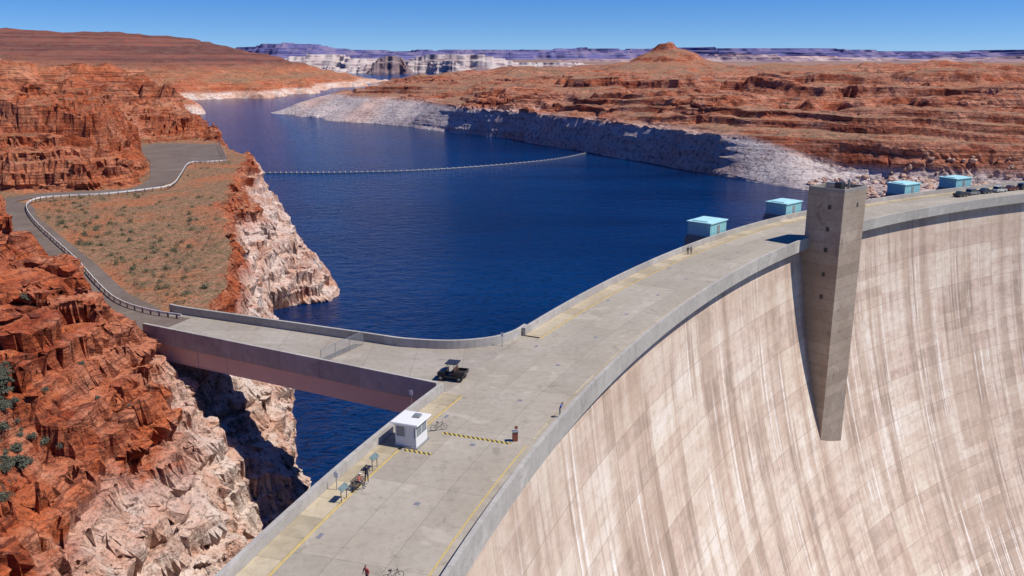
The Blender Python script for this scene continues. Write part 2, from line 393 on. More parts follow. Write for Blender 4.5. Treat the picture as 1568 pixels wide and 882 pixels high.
# ---------------------------------------------------------------- bridge
br=empty('service_bridge')
near=[(-50,113.6),(-47,112),(-28,101.8),(-8.3,91.2)]
far=[(-50,123.2),(-47,121.5),(-33,115.4),(-19,109.3),(-13.5,107.0),(-7.5,106.2),(-2.6,107.6),(0.2,110.2),(1.8,113.2)]
poly=near+[DP(t,14.9)[:2] for t in np.linspace(TB0,TB1-.35,8)]+far[::-1]
def slab(name,poly,z0,z1,m,parent=None):
    n=len(poly); v=[(x,y,z1) for x,y in poly]+[(x,y,z0) for x,y in poly]
    f=[tuple(range(n)),tuple(range(n,2*n))[::-1]]+[(i,n+i,n+(i+1)%n,(i+1)%n) for i in range(n)]
    uv=[(p[0],p[1]) for p in v]
    o=mesh_obj(name,v,f,m,uv=uv,parent=parent)
    import bmesh
    bm=bmesh.new(); bm.from_mesh(o.data); bmesh.ops.recalc_face_normals(bm,faces=bm.faces); bm.to_mesh(o.data); bm.free(); return o
slab('deck',poly,-.9,.006,BRDECK,br)
def wall(name,pts,w,z0,z1,m,parent=None,zf=None):
    v=[];f=[];uv=[];L=0
    for i,p in enumerate(pts):
        p=Vector(p[:2]); a=Vector(pts[max(0,i-1)][:2]); b=Vector(pts[min(len(pts)-1,i+1)][:2]); d=(b-a).normalized(); nn=Vector((-d.y,d.x))*w/2
        if i: L+=(p-Vector(pts[i-1][:2])).length
        zz=zf(p) if zf else 0
        for q,z in((p+nn,z0),(p+nn,z1),(p-nn,z1),(p-nn,z0)): v.append((q.x,q.y,z+zz)); uv.append((L,z+5))
    for i in range(len(pts)-1):
        for j in range(4): f.append((i*4+j,(i+1)*4+j,(i+1)*4+(j+1)%4,i*4+(j+1)%4))
    f+=[(0,1,2,3),tuple((len(pts)-1)*4+k for k in(3,2,1,0))]
    return mesh_obj(name,v,f,m,uv=uv,parent=parent)
def smoothline(pts,n=6):
    out=[]
    P=[Vector(p[:2]) for p in pts]; P=[P[0]*2-P[1]]+P+[P[-1]*2-P[-2]]
    for i in range(1,len(P)-2):
        for k in range(n):
            t=k/n; a,b,c,d=P[i-1:i+3]
            out.append(.5*((2*b)+(c-a)*t+(2*a-5*b+4*c-d)*t*t+(3*b-a-3*c+d)*t**3))
    out.append(P[-2]); return [(p.x,p.y) for p in out]
wall('near_parapet',near,.4,-1.3,1.15,PARA,br)
wall('far_parapet',smoothline(far),.4,-1.3,1.15,PARA,br)
dd=Vector((39.7,-20.8)).normalized(); nn=Vector((dd.y,-dd.x))
def shift(pts,o): return [(p[0]-nn.x*o,p[1]-nn.y*o) for p in pts]
wall('girder_near',shift(near,.35),.3,-3.6,-.9,GIRD,br)
wall('girder_mid',shift(near,5.0),.35,-3.4,-.9,GIRD,br)
fl=B()
for i in range(9):
    p=Vector(near[1])+dd*(1+i*5.2)-nn*.12; fl.box((p.x,p.y,-2.3),(.18,.16,2.4),0,math.atan2(dd.y,dd.x))
p=Vector(near[1])+dd*22-nn*.35
fl.box((p.x,p.y,-3.62),(45,.6,.1),0,math.atan2(dd.y,dd.x))
fl.obj('girder_stiffeners',[GIRD],parent=br)
def fence(name,pts,h,zf=lambda p:0,sp=2.4,rails=5,r0=.015):
    b=B()
    for i in range(len(pts)-1):
        p,q=Vector(pts[i]),Vector(pts[i+1]); L=(q-p).length; n=max(1,int(L/sp))
        for k in range(n+1):
            c=p+(q-p)*k/n; z=zf(c); b.cyl((c.x,c.y,z),(c.x,c.y,z+h),.045,0,6)
        for r in range(rails):
            z=h*(r+1)/rails; b.cyl((p.x,p.y,zf(p)+z),(q.x,q.y,zf(q)+z),r0 if r<rails-1 else .04,0,5)
    return b.obj(name,[METAL])
g0=Vector(G(492,557)); g1=Vector(G(556,528))
fence('chain_link_fence',[g0,g1],1.8,rails=14,r0=.02)
# ---------------------------------------------------------------- left bank terrain
SHORE=[(-14,0),(-17,40),(-22,60),(-25,75),(-26.5,86),(-28,94),(-29,100),(-27,105),(-31,120),(-41,147),(-50,175),(-57,198),(-53,205),(-45,209),(-44,218),(-49,230),(-58,250),(-75,290),(-92,330),(-130,420),(-175,520),(-260,700),(-350,900),(-420,1150),(-445,1255),(-369,1318),(-345,1500),(-336,1747),(-313,2222),(-600,2500),(-1500,2900),(-9000,3200),(-9000,0)]
RIM=[(-30,0),(-38,40),(-42,60),(-43,80),(-42,95),(-48,105),(-53,111),(-47,118),(-47,135),(-53,156),(-61,185),(-70,208),(-77,233),(-84,270),(-93,305),(-110,350),(-124,378),(-165,450),(-200,530),(-300,720),(-390,920),(-460,1150),(-490,1260),(-420,1340),(-400,1500),(-390,1747),(-420,2200),(-650,2420),(-1500,2800),(-9000,3100),(-9000,0)]
rc=[GR(215,482),GR(190,470),GR(160,455),GR(120,415),GR(75,375),GR(30,335)]
M1=[(-48,-20),(-46,60),(-46,84),(-45,98),(-49,107)]+[(a-3.3,b-3.5) for a,b in rc]+[(-130,172),(-200,186),(-300,150),(-300,-20)]
M2=[GR(0,292),GR(60,292),GR(100,292),GR(160,291),GR(215,284),GR(222,262),GR(205,232),GR(195,222),(-190,350),(-330,330),(-330,200),(-180,190)]
M3=[(-124,380),(-140,372),(-158,362),(-185,352),(-250,380),(-330,560),(-230,620),(-190,520),(-150,430)]
M4=[(-172,455),(-215,450),(-300,470),(-420,600),(-420,760),(-330,730),(-250,610)]
WALL2=smoothline([GR(*p) for p in[(347,248),(318,250),(290,252),(278,268),(262,286),(215,294),(160,300),(100,303),(58,307),(41,318),(52,340),(85,372),(118,402),(150,438),(180,464),(225,480),(278,489)]],4)
ROADP=smoothline([(-47,116.5),(-52,118.5),GR(205,478),GR(160,455),GR(120,415),GR(75,375),GR(30,335),GR(5,312),(-150,205)],4)
ROADP2=smoothline([GR(5,308),GR(60,299),GR(150,294),GR(220,288),GR(262,262),GR(275,238)],4)
LOT=[GR(230,283),GR(262,280),GR(278,264),GR(292,249),GR(345,246),GR(333,221),GR(240,220),GR(207,225),GR(230,248)]
def Hleft(x,y,full=False):
    wx=x+fbm(x/14,y/14,0,4,11)*2.6+fbm(x/60,y/60,0,3,5)*np.clip((y-300)/60,0,10)*4
    wy=y+fbm(x/14,y/14,5,4,21)*2.6
    ds=sd(SHORE,wx,wy); dr=sd(RIM,wx,wy); base=zr(y)
    u=np.clip(ds/(np.abs(ds)+np.maximum(-dr,0)+1e-6),0,1)
    u=np.where(dr>0,1,u)
    h=WZ-.4+(base-WZ)*(u**.8)
    h=np.where(ds<0,WZ-.4+ds*1.6,h); h=np.maximum(h,-55)
    ins=np.maximum(dr,0)
    k=sm((y-385)/90)
    h=h+k*(terr(20*sm(ins/170)+5*fbm(x/60,y/60,0,4,3),5,2*fbm(x/90,y/90,0,2,8),.3,.55)*sm(ins/20))
    far=sm((y-1250)/800); hx=np.interp(x,[-3200,-1020,-826,-678,-573,-420,-340],[98,88,72,40,22,2,-6])
    hh=far*hx*sm(ins/60)*.8; hh=hh+(terr(hh,11,6*fbm(x/200,y/200,0,3,7),.3,.5)-hh)*.6*sm(hh/15)
    h=h+hh
    def mass(h,P,top,w,wob,s=31):
        d=sd(P,x+fbm(x/9,y/9,0,4,s)*wob,y+fbm(x/9,y/9,3,4,s+10)*wob)
        return h+np.maximum(top*sm(d/w),0)
    h=mass(h,M1,4.2+6.5*sm((-x-52)/22)+2.6*fbm(x/18,y/18,0,3,51),4,1.6)
    h=mass(h,M2,9+4.5*sm((-x-118)/25)+3*fbm(x/22,y/22,0,3,61),9,5)
    M2b=[(a*1.04-6,b*1.08+4) for a,b in M2]; h=mass(h,M2b,6+2*fbm(x/20,y/20,0,3,66),7,8,35)
    h=mass(h,M3,10+4*fbm(x/30,y/30,0,3,71),12,9)
    h=mass(h,M4,9+4*fbm(x/40,y/40,0,3,75),12,14)
    rd=np.minimum(dline(ROADP,x,y),dline(ROADP2,x,y)); lot=sd(LOT,x,y)
    rm=np.maximum(1-sm((rd-3.6)/1.2),sm((lot+2.0)/2.2))*(y<380)
    soft=(1-sm((rd-3)/3.5)*sm((-lot)/8))*(y<390)
    slope=np.clip(1-np.abs(2*u-1)**8,0,1)*(dr<0)
    nearm=sm(sd(M1,x,y)/2+1.5)*(y<175)
    rough=np.clip(slope+sm((h-base-1.0)/2.5)+nearm+sm((106-y)/4)*(x>-60),0,1)
    a=rough*(1-.6*np.clip(soft,0,1))
    warp=2.6*fbm(x/18,y/18,0,3,81)+.5*fbm(x/4,y/4,0,2,82)
    h=h+a*2.4*fbm(x/13,y/13,0,5,91,.52)
    qx=x+1.1*fbm(x/4,y/4,0,3,201); qy=y+1.1*fbm(x/4,y/4,4,3,205)
    big_,be=cells((qx*.9+qy*.3)/8.5,(qy*.9-qx*.3)/5.5,110); sml,se=cells((qx*.8-qy*.5)/3.2,(qy*.8+qx*.5)/2.3,120)
    fa=np.where(y>200,.65,.9)
    h=h+a*fa*(1.4*big_+.6*sml-1.3*(1-sm(be/.16))-.45*(1-sm(se/.2)))
    ht=terr(h,3.0,warp,.2,.5); ht=terr(ht,1.0,warp*.7+.5*fbm(x/6,y/6,0,2,85),.2,.65)
    h=h+(ht-h)*.8*a
    h=h+(1-a)*(.4*fbm(x/11,y/11,0,5,97))*(1-rm)
    h=h*(1-rm)+(base-.10)*rm
    bd=sd([(-49,125),(-49,111),(0,84),(10,84),(10,125)],x,y)
    h=np.where(bd>-1.5,np.minimum(h,np.where(x<-44.5,-1.0,-4.5-(x+44.5)*.8)),h)
    if full: return h,np.clip((1-rough)+.0,0,1)
    return h
def grow(a,b,s,r):
    out=[a];
    while abs(out[-1]-a)<abs(b-a): out.append(out[-1]+math.copysign(s,b-a)); s*=r
    return out[1:]
xs=np.array(sorted(set(np.round(np.concatenate([np.arange(-66,-12,.27),np.arange(-150,-66,.6),grow(-150,-6000,.9,1.035)]),3))))
ys=np.array(sorted(set(np.round(np.concatenate([np.arange(0,50,1.6),np.arange(50,128,.30),np.arange(128,250,.5),np.arange(250,420,1.0),grow(420,3300,1.4,1.016)]),3))))
X,Y=np.meshgrid(xs,ys); Z,SO=Hleft(X,Y,True)
gy,gx=np.gradient(Z,ys,xs); gm=np.sqrt(gx*gx+gy*gy)+1e-6; st=sm((gm-.5)/1.0)
SO=SO*(1-.8*sm((gm-.45)/.5)); SO=np.maximum(SO,.6*(1-sm((gm-.25)/.35))*(Y>200))
off=st*(1.3*vn(X/18,Y/18,Z*.8,101)+.8*vn(X/9,Y/9,Z*1.9,103)+.5*fbm(X/6,Y/6,Z/2,3,105))
off*= (Y<420)
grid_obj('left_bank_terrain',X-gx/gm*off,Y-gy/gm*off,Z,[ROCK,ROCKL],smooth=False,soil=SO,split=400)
def strip(name,pts,w,zf,m):
    v=[];f=[];uv=[];L=0
    for i,p in enumerate(pts):
        p=Vector(p); a=Vector(pts[max(0,i-1)]); b=Vector(pts[min(len(pts)-1,i+1)]); d=(b-a).normalized(); q=Vector((-d.y,d.x))*w/2
        if i: L+=(p-Vector(pts[i-1])).length
        for s in(1,-1): v.append((p.x+q.x*s,p.y+q.y*s,float(zf(p.y+q.y*s)))); uv.append((L,s*w/2))
    return mesh_obj(name,v,[(2*i,2*i+1,2*i+3,2*i+2) for i in range(len(pts)-1)],m,uv=uv)
strip('access_road',ROADP,7.0,lambda y:zr(y)+.02,ASPH)
strip('access_road',ROADP2,6.6,lambda y:zr(y)+.03,ASPH)
slab('parking_lot',LOT,1.8,2.045,ASPH)
def grail(name,pts):
    b=B(); 
    for i in range(len(pts)-1):
        p,q=Vector(pts[i]),Vector(pts[i+1]); d=q-p; L=d.length; an=math.atan2(d.y,d.x); c=(p+q)/2; z=float(zr(c.y))
        b.box((c.x,c.y,z+.62),(L,.10,.34),0,an); 
        for k in range(max(1,int(L/2.2))):
            e=p+d*(k+.5)/max(1,int(L/2.2)); b.box((e.x,e.y,z+.3),(.2,.2,.95),1,an)
    return b.obj(name,[plain('weathered_white_rail',(.72,.70,.66),.6,0,.15,1),plain('rail_posts',(.14,.11,.09),.8)])
grail('guard_rail',WALL2)
fence('chain_link_fence',[GR(288,252),GR(347,250),GR(335,222)],1.9,lambda p:float(zr(p.y)))
fence('chain_link_fence',[GR(335,220),GR(205,225)],1.0,lambda p:float(zr(p.y)),3,2)
# ---------------------------------------------------------------- far (right) bank
SHF=[(-256,973),(-180,870),(-106,782),(-43,700),(7,629),(48,558),(80,501),(106,451),(127,408),(136,388),(158,362),(178,340),(190,315),(205,290),(230,270),(9000,270),(9000,3300),(100,3000),(-60,2500),(-200,2100),(-265,1500),(-235,1300),(-225,1100),(-255,1010)]
RMF=[(-195,1000),(-120,880),(-78,797),(-35,709),(12,633),(52,562),(84,504),(110,456),(150,432),(195,408),(250,392),(330,380),(420,372),(9000,360),(9000,3200),(120,2900),(-20,2450),(-140,2080),(-215,1500),(-190,1300),(-165,1100)]
MR=[(196,322),(206,300),(222,284),(600,270),(600,372),(300,368),(235,352),(208,340)]
def Hfar(x,y,full=False):
    wb=np.interp(x,[-250,0,150],[18,9,5])
    wx=x+fbm(x/55,y/55,0,3,211)*wb; wy=y+fbm(x/55,y/55,5,3,221)*wb
    ds=sd(SHF,wx,wy); dr=sd(RMF,wx,wy)
    u=np.clip(ds/(np.abs(ds)+np.maximum(-dr,0)+1e-6),0,1); u=np.where(dr>0,1,u)
    val=sm((x-128)/30)*sm((440-y)/20)
    pr=u*(1-val)+val*(.28*u+.72*sm((u-.78)/.21))
    h=WZ-.3+(20.5)*pr
    h=np.where(ds<0,WZ-.3+ds*1.0,h); h=np.maximum(h,-50)
    ins=np.maximum(dr,0); A=np.interp(x,[-230,-60,60],[.35,.7,1.0])
    r=9*sm(ins/50)*A+.0085*np.minimum(ins,1500)+8.5*fbm(x/130,y/110,0,5,230)*sm(ins/50)*np.interp(ins,[0,400,2000],[1,1,.6])
    rt=terr(r,4.0,5*fbm(x/140,y/140,0,3,240)+.8*fbm(x/30,y/30,0,3,243),.3,.55)
    r=r+(rt-r)*np.clip(.65+1.1*fbm(x/160,y/160,0,2,246),0,1)
    h=h+r*sm(ins/12+.15*(ins>0))
    w40=fbm(x/50,y/50,0,4,9)*26; w41=fbm(x/50,y/50,7,4,29)*26
    for Pm,tp,ww in(([(230,900),(330,820),(560,800),(700,900),(520,1000),(300,1000)],8,14),([(150,640),(210,560),(360,520),(700,500),(800,640),(420,680),(240,700)],7,8),([(175,500),(230,470),(420,450),(800,430),(800,500),(400,520),(220,530)],6,8),([(40,800),(120,740),(190,760),(170,860),(60,900)],8,10),([(-60,1000),(60,960),(140,1060),(20,1150)],7,10),([(400,1200),(900,1100),(1500,1300),(1400,1500),(600,1450)],10,22)):
        h=h+tp*sm(sd(Pm,x+w40,y+w41)/ww)
    bx,by=262,1555; rr=np.sqrt((x-bx)**2+((y-by)*.8)**2)*(1+.10*fbm(x/40,y/40,0,3,250))
    h=h+np.interp(rr,[0,12,17,20,42,56,60,92,120,160],[50,49,45,38,31,26,20,13,6,0])
    d=sd(MR,x+fbm(x/14,y/14,0,4,261)*4,y+fbm(x/14,y/14,2,4,262)*4); h=np.where(d>0,np.maximum(h,-22+sm(d/9)*(33+3*fbm(x/30,y/30,0,3,263))),h)
    slope=np.clip(1-np.abs(2*u-1)**8,0,1)*(dr<0)
    rough=np.clip(sm((fbm(x/70,y/70,0,4,290)+.25)/.45)*.9+slope*np.clip(val+(d>-5),0,1),0,1)*(ds>-3)*np.clip(sm((rr-130)/30)+.1,0,1)
    rough=rough*(1-.85*slope*(1-val))
    qx=x+3.5*fbm(x/12,y/12,0,3,311); qy=y+3.5*fbm(x/12,y/12,4,3,315)
    big_,be=cells(qx/21,qy/14,320); sml,se=cells(qx/8,qy/6,330)
    h=h+rough*(1.7*big_+.8*sml-1.5*(1-sm(be/.16))-.45*(1-sm(se/.22)))+(.35*(ds>-3)+rough)*.8*fbm(x/13,y/13,0,4,271)
    if full: return h,rough
    return h
UX,UY=.548,-.8365; VX,VY=.8365,.548
us=np.array(sorted(set(np.round(np.concatenate([np.arange(-170,760,1.6),grow(760,6000,2.4,1.035),grow(-170,-3200,1.9,1.025)]),3))))
vs=np.array(sorted(set(np.round(np.concatenate([np.arange(-60,60,.85),np.arange(60,360,1.6),grow(360,8200,1.8,1.019)]),3))))
U,V=np.meshgrid(us,vs); X2=-180+U*UX+V*VX; Y2=870+U*UY+V*VY
Z2,RO=Hfar(X2,Y2,True)
gv,gu=np.gradient(Z2,vs,us); gx=gu*UX+gv*VX; gy=gu*UY+gv*VY
gm=np.sqrt(gx*gx+gy*gy)+1e-6; st=sm((gm-.6)/1.2)
off=st*(1.1*vn(X2/34,Y2/34,Z2*.45,301)+.7*vn(X2/18,Y2/18,Z2*1.0,303)+.3*fbm(X2/12,Y2/12,Z2/3,3,305))
SO=(1-.8*RO)*(1-sm((gm-.25)/.35))
KE=(np.hypot(X2-CX,Y2-CY)>316)&(Y2>262)&(X2<9000)&(Y2<3600)
grid_obj('right_bank_terrain',X2-gx/gm*off,Y2-gy/gm*off,Z2,ROCKF,smooth=False,soil=SO,keep=KE)
# ---------------------------------------------------------------- distance
DIST=far_mat('distant_desert',(.32,.19,.15),(.26,.165,.14),(.22,.18,.16),.002,1)
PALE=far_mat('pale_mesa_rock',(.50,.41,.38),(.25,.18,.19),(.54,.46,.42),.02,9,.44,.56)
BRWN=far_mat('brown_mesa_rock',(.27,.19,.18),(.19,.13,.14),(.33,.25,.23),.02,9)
PURP=far_mat('haze_tinted_mesa_rock',(.15,.14,.29),(.07,.07,.175),(.20,.165,.26),.0035,14,.46,.54)  # blue-purple of distance haze painted into the rock colour
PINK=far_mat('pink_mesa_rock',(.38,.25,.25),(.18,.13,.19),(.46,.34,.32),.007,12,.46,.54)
xs3=np.linspace(-14000,22000,300); ys3=np.array([3000,3150,3290]+grow(3290,40000,40,1.04))
X3,Y3=np.meshgrid(xs3,ys3)
Z3=np.where((X3>300),10,-30)+0.0; Z3=Z3+sm((Y3-3600)/900)*np.where(X3>300,4,42)+3*fbm(X3/500,Y3/500,0,4,401)
grid_obj('distant_plain',X3,Y3,Z3-2.5,DIST)
def mesa(name,x0,x1,y0,depth,base,tops,m,seed,rough=.12,nx=700,step=None,wl=1.2):
    xs=np.linspace(x0,x1,nx); vs=np.linspace(0,1,26); X,V=np.meshgrid(xs,vs)
    tx,tz=zip(*tops); T=np.interp(X,tx,tz)
    T=T+(T-base)*rough*fbm(X/(depth*wl),V*0,0,6,seed,.6)
    if step: T=terr(T,step,0,.40,.5)
    wob=fbm(X/(depth*1.2),V*1.0,0,4,seed+3)*.2
    p=np.interp(np.clip(V*1.25+wob*(V>0.02)*(1-V),0,1),[0,.25,.30,.5,.55,1],[0,.35,.66,.74,1,1])
    Z=base+(T-base)*p; Y=y0+V*depth+fbm(X/(depth*1.0),0*V,0,5,seed+9)*depth*.6
    return grid_obj(name,X,Y,Z,m,smooth=False)
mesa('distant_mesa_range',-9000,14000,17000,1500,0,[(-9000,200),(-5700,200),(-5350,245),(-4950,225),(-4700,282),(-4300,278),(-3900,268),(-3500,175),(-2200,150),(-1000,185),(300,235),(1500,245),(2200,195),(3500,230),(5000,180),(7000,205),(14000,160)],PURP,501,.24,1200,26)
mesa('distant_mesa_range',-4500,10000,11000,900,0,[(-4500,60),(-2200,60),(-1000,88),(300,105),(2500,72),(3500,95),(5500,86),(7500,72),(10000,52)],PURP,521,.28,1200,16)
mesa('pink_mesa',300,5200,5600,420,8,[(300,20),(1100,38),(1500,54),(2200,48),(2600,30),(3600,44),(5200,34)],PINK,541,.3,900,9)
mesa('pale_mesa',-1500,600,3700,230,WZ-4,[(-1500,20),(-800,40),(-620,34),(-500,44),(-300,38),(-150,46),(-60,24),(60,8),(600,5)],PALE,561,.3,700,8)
mesa('pale_mesa',-820,-120,3420,110,WZ-4,[(-820,-24),(-700,4),(-640,-10),(-440,20),(-400,32),(-330,22),(-300,6),(-240,24),(-180,4),(-120,-24)],PALE,571,.3,400,6)
mesa('brown_butte',-560,-370,3360,90,WZ-4,[(-560,-24),(-530,-6),(-512,20),(-500,36),(-470,40),(-445,42),(-415,36),(-400,8),(-370,-24)],BRWN,581,.12,200,6)
# ---------------------------------------------------------------- water
m,nt,p=mat('lake_water'); P=nd(nt,'ShaderNodeNewGeometry').outputs['Position']
w1=noise(nt,mapv(nt,P,(.55,.9,1)),1,5,.6,.3); w2=noise(nt,mapv(nt,P,(.16,.22,1)),1,3,.5); w3=noise(nt,mapv(nt,P,(.006,.02,1)),1,4,.6,.5)
c=mix(nt,ramp(nt,w3,[(.35,0),(.7,1)]),(.0008,.013,.062),(.0018,.032,.125))
c=mix(nt,ramp(nt,w1,[(.38,.7),(.52,0)]),c,(.0006,.005,.026))
nt.links.new(c,p.inputs['Base Color']); p.inputs['Roughness'].default_value=.12; p.inputs['IOR'].default_value=1.33; p.inputs['Specular IOR Level'].default_value=.18
b=bump(nt,w1,1.0,.36); b=bump(nt,w2,.8,.8,b); nt.links.new(b,p.inputs['Normal'])
arc=[DP(t,14.0)[:2] for t in np.linspace(173,91,60)]
wp=arc+[(30000,300),(30000,40000),(-30000,40000),(-30000,-10),(-30,-10)]
mesh_obj('lake_water',[(x,y,WZ) for x,y in wp],[tuple(range(len(wp)))[::-1]],m)
bo=B(); bl_=smoothline([G(405,265,WZ),G(520,264.5,WZ),G(640,261,WZ),G(760,253,WZ),G(850,244,WZ),G(902,234,WZ)],14)
for i in range(len(bl_)-1):
    p_,q_=Vector(bl_[i]),Vector(bl_[i+1]); bo.cyl((p_.x,p_.y,WZ+.1),(q_.x,q_.y,WZ+.1),.16,0,6)
    n=max(1,int((q_-p_).length/4.2))
    for k in range(n):
        e=p_+(q_-p_)*k/n; bo.blob((e.x,e.y,WZ+.2),(.5,.5,.5),1,8)
bo.obj('buoy_line',[METAL,plain('buoy_plastic',(.42,.39,.34),.5)])
# ---------------------------------------------------------------- teal gate housings
for i,t in enumerate((139.2,133.1,123.7,119.6)):
    b=B()
    b.box((0,0,2.0),(5.2,6.8,2.6),0); b.box((0,0,3.42),(5.7,7.3,.22),1); b.box((-.2,0,3.62),(3.5,5.6,.18),1)
    b.box((0,0,.35),(5.6,7.2,.7),2); b.box((0,0,-21),(6.0,7.6,42),2)
    for k in range(6): b.box((2.62,-2.8+k*1.12,2.0),(.05,.06,2.5),1)
    for k in range(5): b.box((-.6,-3.42,1.2+k*.4),(3.2,.06,.1),1)
    b.box((2.64,0,1.75),(.06,1.1,2.0),3)
    x,y,_=DP(t,18.6); b.obj('gate_hoist_house',[TEAL,TEALL,PARA,METAL],(x,y,0),FW(t),bevel=.03)
# ---------------------------------------------------------------- booth
bt=B()
bt.box((0,0,.08),(2.5,2.7,.16),2); bt.box((0,0,.62),(2.2,2.4,.95),0)
for sx_ in(-1,1):
    for sy_ in(-1,1): bt.box((sx_*1.04,sy_*1.14,1.62),(.12,.12,1.1),0)
for sx_ in(-1,1): bt.box((sx_*1.06,0,1.62),(.06,2.12,1.05),1); bt.box((sx_*1.07,0,1.62),(.09,.08,1.05),0)
bt.box((0,1.16,1.62),(1.9,.06,1.05),1); bt.box((0,-1.16,1.62),(1.9,.06,1.05),1); bt.box((.45,-1.215,1.15),(.85,.04,2.0),0); bt.box((-.05,-1.19,1.62),(.08,.08,1.05),0)
bt.box((0,0,2.3),(2.3,2.5,.3),0); bt.box((0,0,2.52),(2.9,3.1,.14),0,0,.97); bt.box((.5,.4,2.72),(.7,.6,.26),2)
tb=TH(-9.8,78.0); bt.obj('guard_booth',[WHITE,plain('booth_window',(.22,.24,.25),.15),METAL],(-9.7,78.0,.0),FW(tb),bevel=.015)
m,nt,p=mat('hazard_stripes'); tc=nd(nt,'ShaderNodeTexCoord').outputs['Object']; sx=nd(nt,'ShaderNodeSeparateXYZ'); nt.links.new(tc,sx.inputs[0])
fr=mth(nt,'FRACT',mth(nt,'MULTIPLY',mth(nt,'ADD',sx.outputs[0],sx.outputs[1]),2.0)); gt=mth(nt,'GREATER_THAN',fr,.5)
nt.links.new(mix(nt,gt,(.04,.04,.035),(.55,.40,.07)),p.inputs['Base Color']); p.inputs['Roughness'].default_value=.7; HAZ=m
h=B(); h.prism([(-.24,.004),(-.1,.05),(.1,.05),(.24,.004)],-3.6,3.6,0)
h.obj('speed_hump',[HAZ],(-3.5,79.0,0),math.atan2(-2.6,7))
h=B(); h.prism([(-.22,.004),(-.1,.05),(.1,.05),(.22,.004)],-1.4,1.4,0); h.obj('speed_hump',[HAZ],(-8.9,75.9,0),math.atan2(-2.6,7))
h=B(); h.box((0,0,.5),(.5,.4,.9),0); h.box((0,0,1.0),(.6,.5,.12),1); h.cyl((.1,0,1.05),(.1,0,1.5),.03,1); h.box((.1,-.03,1.4),(.3,.03,.3),0)
h.obj('gate_control_box',[plain('rust_red_paint',(.25,.07,.04)),METAL],(0.3,78.4,0),.2,bevel=.02)
# ---------------------------------------------------------------- vehicles
def utv(loc,rz):
    b=B()
    b.box((0,0,.48),(1.35,2.5,.22),1); b.prism([(.55,.55),(1.35,.55),(1.38,.85),(1.0,1.02),(.55,1.08)],-.66,.66,0)
    b.box((0,-1.0,.78),(1.42,1.05,.10),0)
    for s_ in(-1,1): b.box((s_*.69,-1.0,.95),(.05,1.05,.3),0)
    b.box((0,-.5,.95),(1.42,.05,.3),0); b.box((0,-1.5,.95),(1.42,.05,.3),0)
    for s_ in(-.33,.33): b.box((s_,-.12,.78),(.55,.5,.18),3); b.box((s_,-.36,1.08),(.55,.14,.55),3)
    b.torus((-.33,.42,1.15),.17,.02,1,14,5)
    b.cyl((-.33,.45,1.12),(-.33,.62,.95),.02,1)
    for s_ in(-.64,.64):
        b.cyl((s_,.62,1.05),(s_*.92,.25,1.85),.03,1); b.cyl((s_,-.42,.8),(s_*.92,-.38,1.85),.03,1); b.cyl((s_*.92,.25,1.85),(s_*.92,-.38,1.85),.03,1)
        g=float(np.sign(s_))
        for y_ in(.98,-.95):
            b.cyl((s_-.12*g,y_,.33),(s_+.12*g,y_,.33),.33,2,16); b.cyl((s_+.121*g,y_,.33),(s_+.14*g,y_,.33),.16,4,10)
            b.box((s_,y_,.7),(.3,.75,.06),0)
    b.box((0,-.08,1.9),(1.4,1.25,.08),1)
    for s_ in(-.42,.42): b.box((s_,1.39,.78),(.22,.04,.12),4)
    o=b.obj('utility_vehicle',[plain('utv_body',(.035,.03,.028),.35),DARK,BLACK,plain('utv_seat',(.12,.05,.03),.6),METAL],loc,rz,bevel=.02); o.scale=(1.15,1.15,1.1)
utv((-6.9,95.2,.012),math.radians(75))
CARC=[(.03,.03,.035),(.20,.21,.22),(.02,.03,.06),(.55,.55,.53),(.12,.02,.02),(.04,.04,.05),(.3,.31,.32),(.03,.05,.04),(.05,.05,.06),(.02,.02,.02)]
def car(i,loc,rz,suv):
    b=B(); H=1.75 if suv else 1.45; 
    b.prism([(-2.25,.35),(2.25,.35),(2.28,.62),(2.1,.82),(1.1,.95),(-2.05,1.0),(-2.28,.85)],-.9,.9,0)
    g=[(-2.0 if suv else -1.6,1.0),(1.1,.95),(.35,H-.06),(-1.7 if suv else -.95,H-.06)]
    b.prism(g,-.76,.76,1); b.prism([(.38,H-.06),(.2,H),(-(1.6 if suv else .85),H),(-(1.75 if suv else 1.0),H-.06)],-.74,.74,0)
    for s_ in(-1,1):
        b.prism([(-.35,.97),(-.25,.97),(-.28,H-.04),(-.38,H-.04)],s_*.775-.01,s_*.775+.01,0)
        for y_ in(1.4,-1.35): b.cyl((s_*.70,y_,.34),(s_*.92,y_,.34),.34,2,16); b.cyl((s_*.92,y_,.34),(s_*.93,y_,.34),.19,3,10)
        b.box((s_*.65,2.27,.68),(.35,.05,.14),3); b.box((s_*.7,-2.27,.78),(.3,.05,.16),4); b.box((s_*1.0,.75,1.02),(.16,.1,.12),0)
    b.obj('parked_car',[plain('car_paint_%d'%i,CARC[i],.25),GLASS,BLACK,METAL,plain('tail_lamp_%d'%i,(.3,.01,.01),.3)],loc,rz,bevel=.05)
for i in range(10):
    t=121.6-i*1.05; x,y,_=DP(t,9.8 if i%3 else 9.4); car(i,(x,y,0.0),FW(t)+random.uniform(-.03,.03),i%2==1)
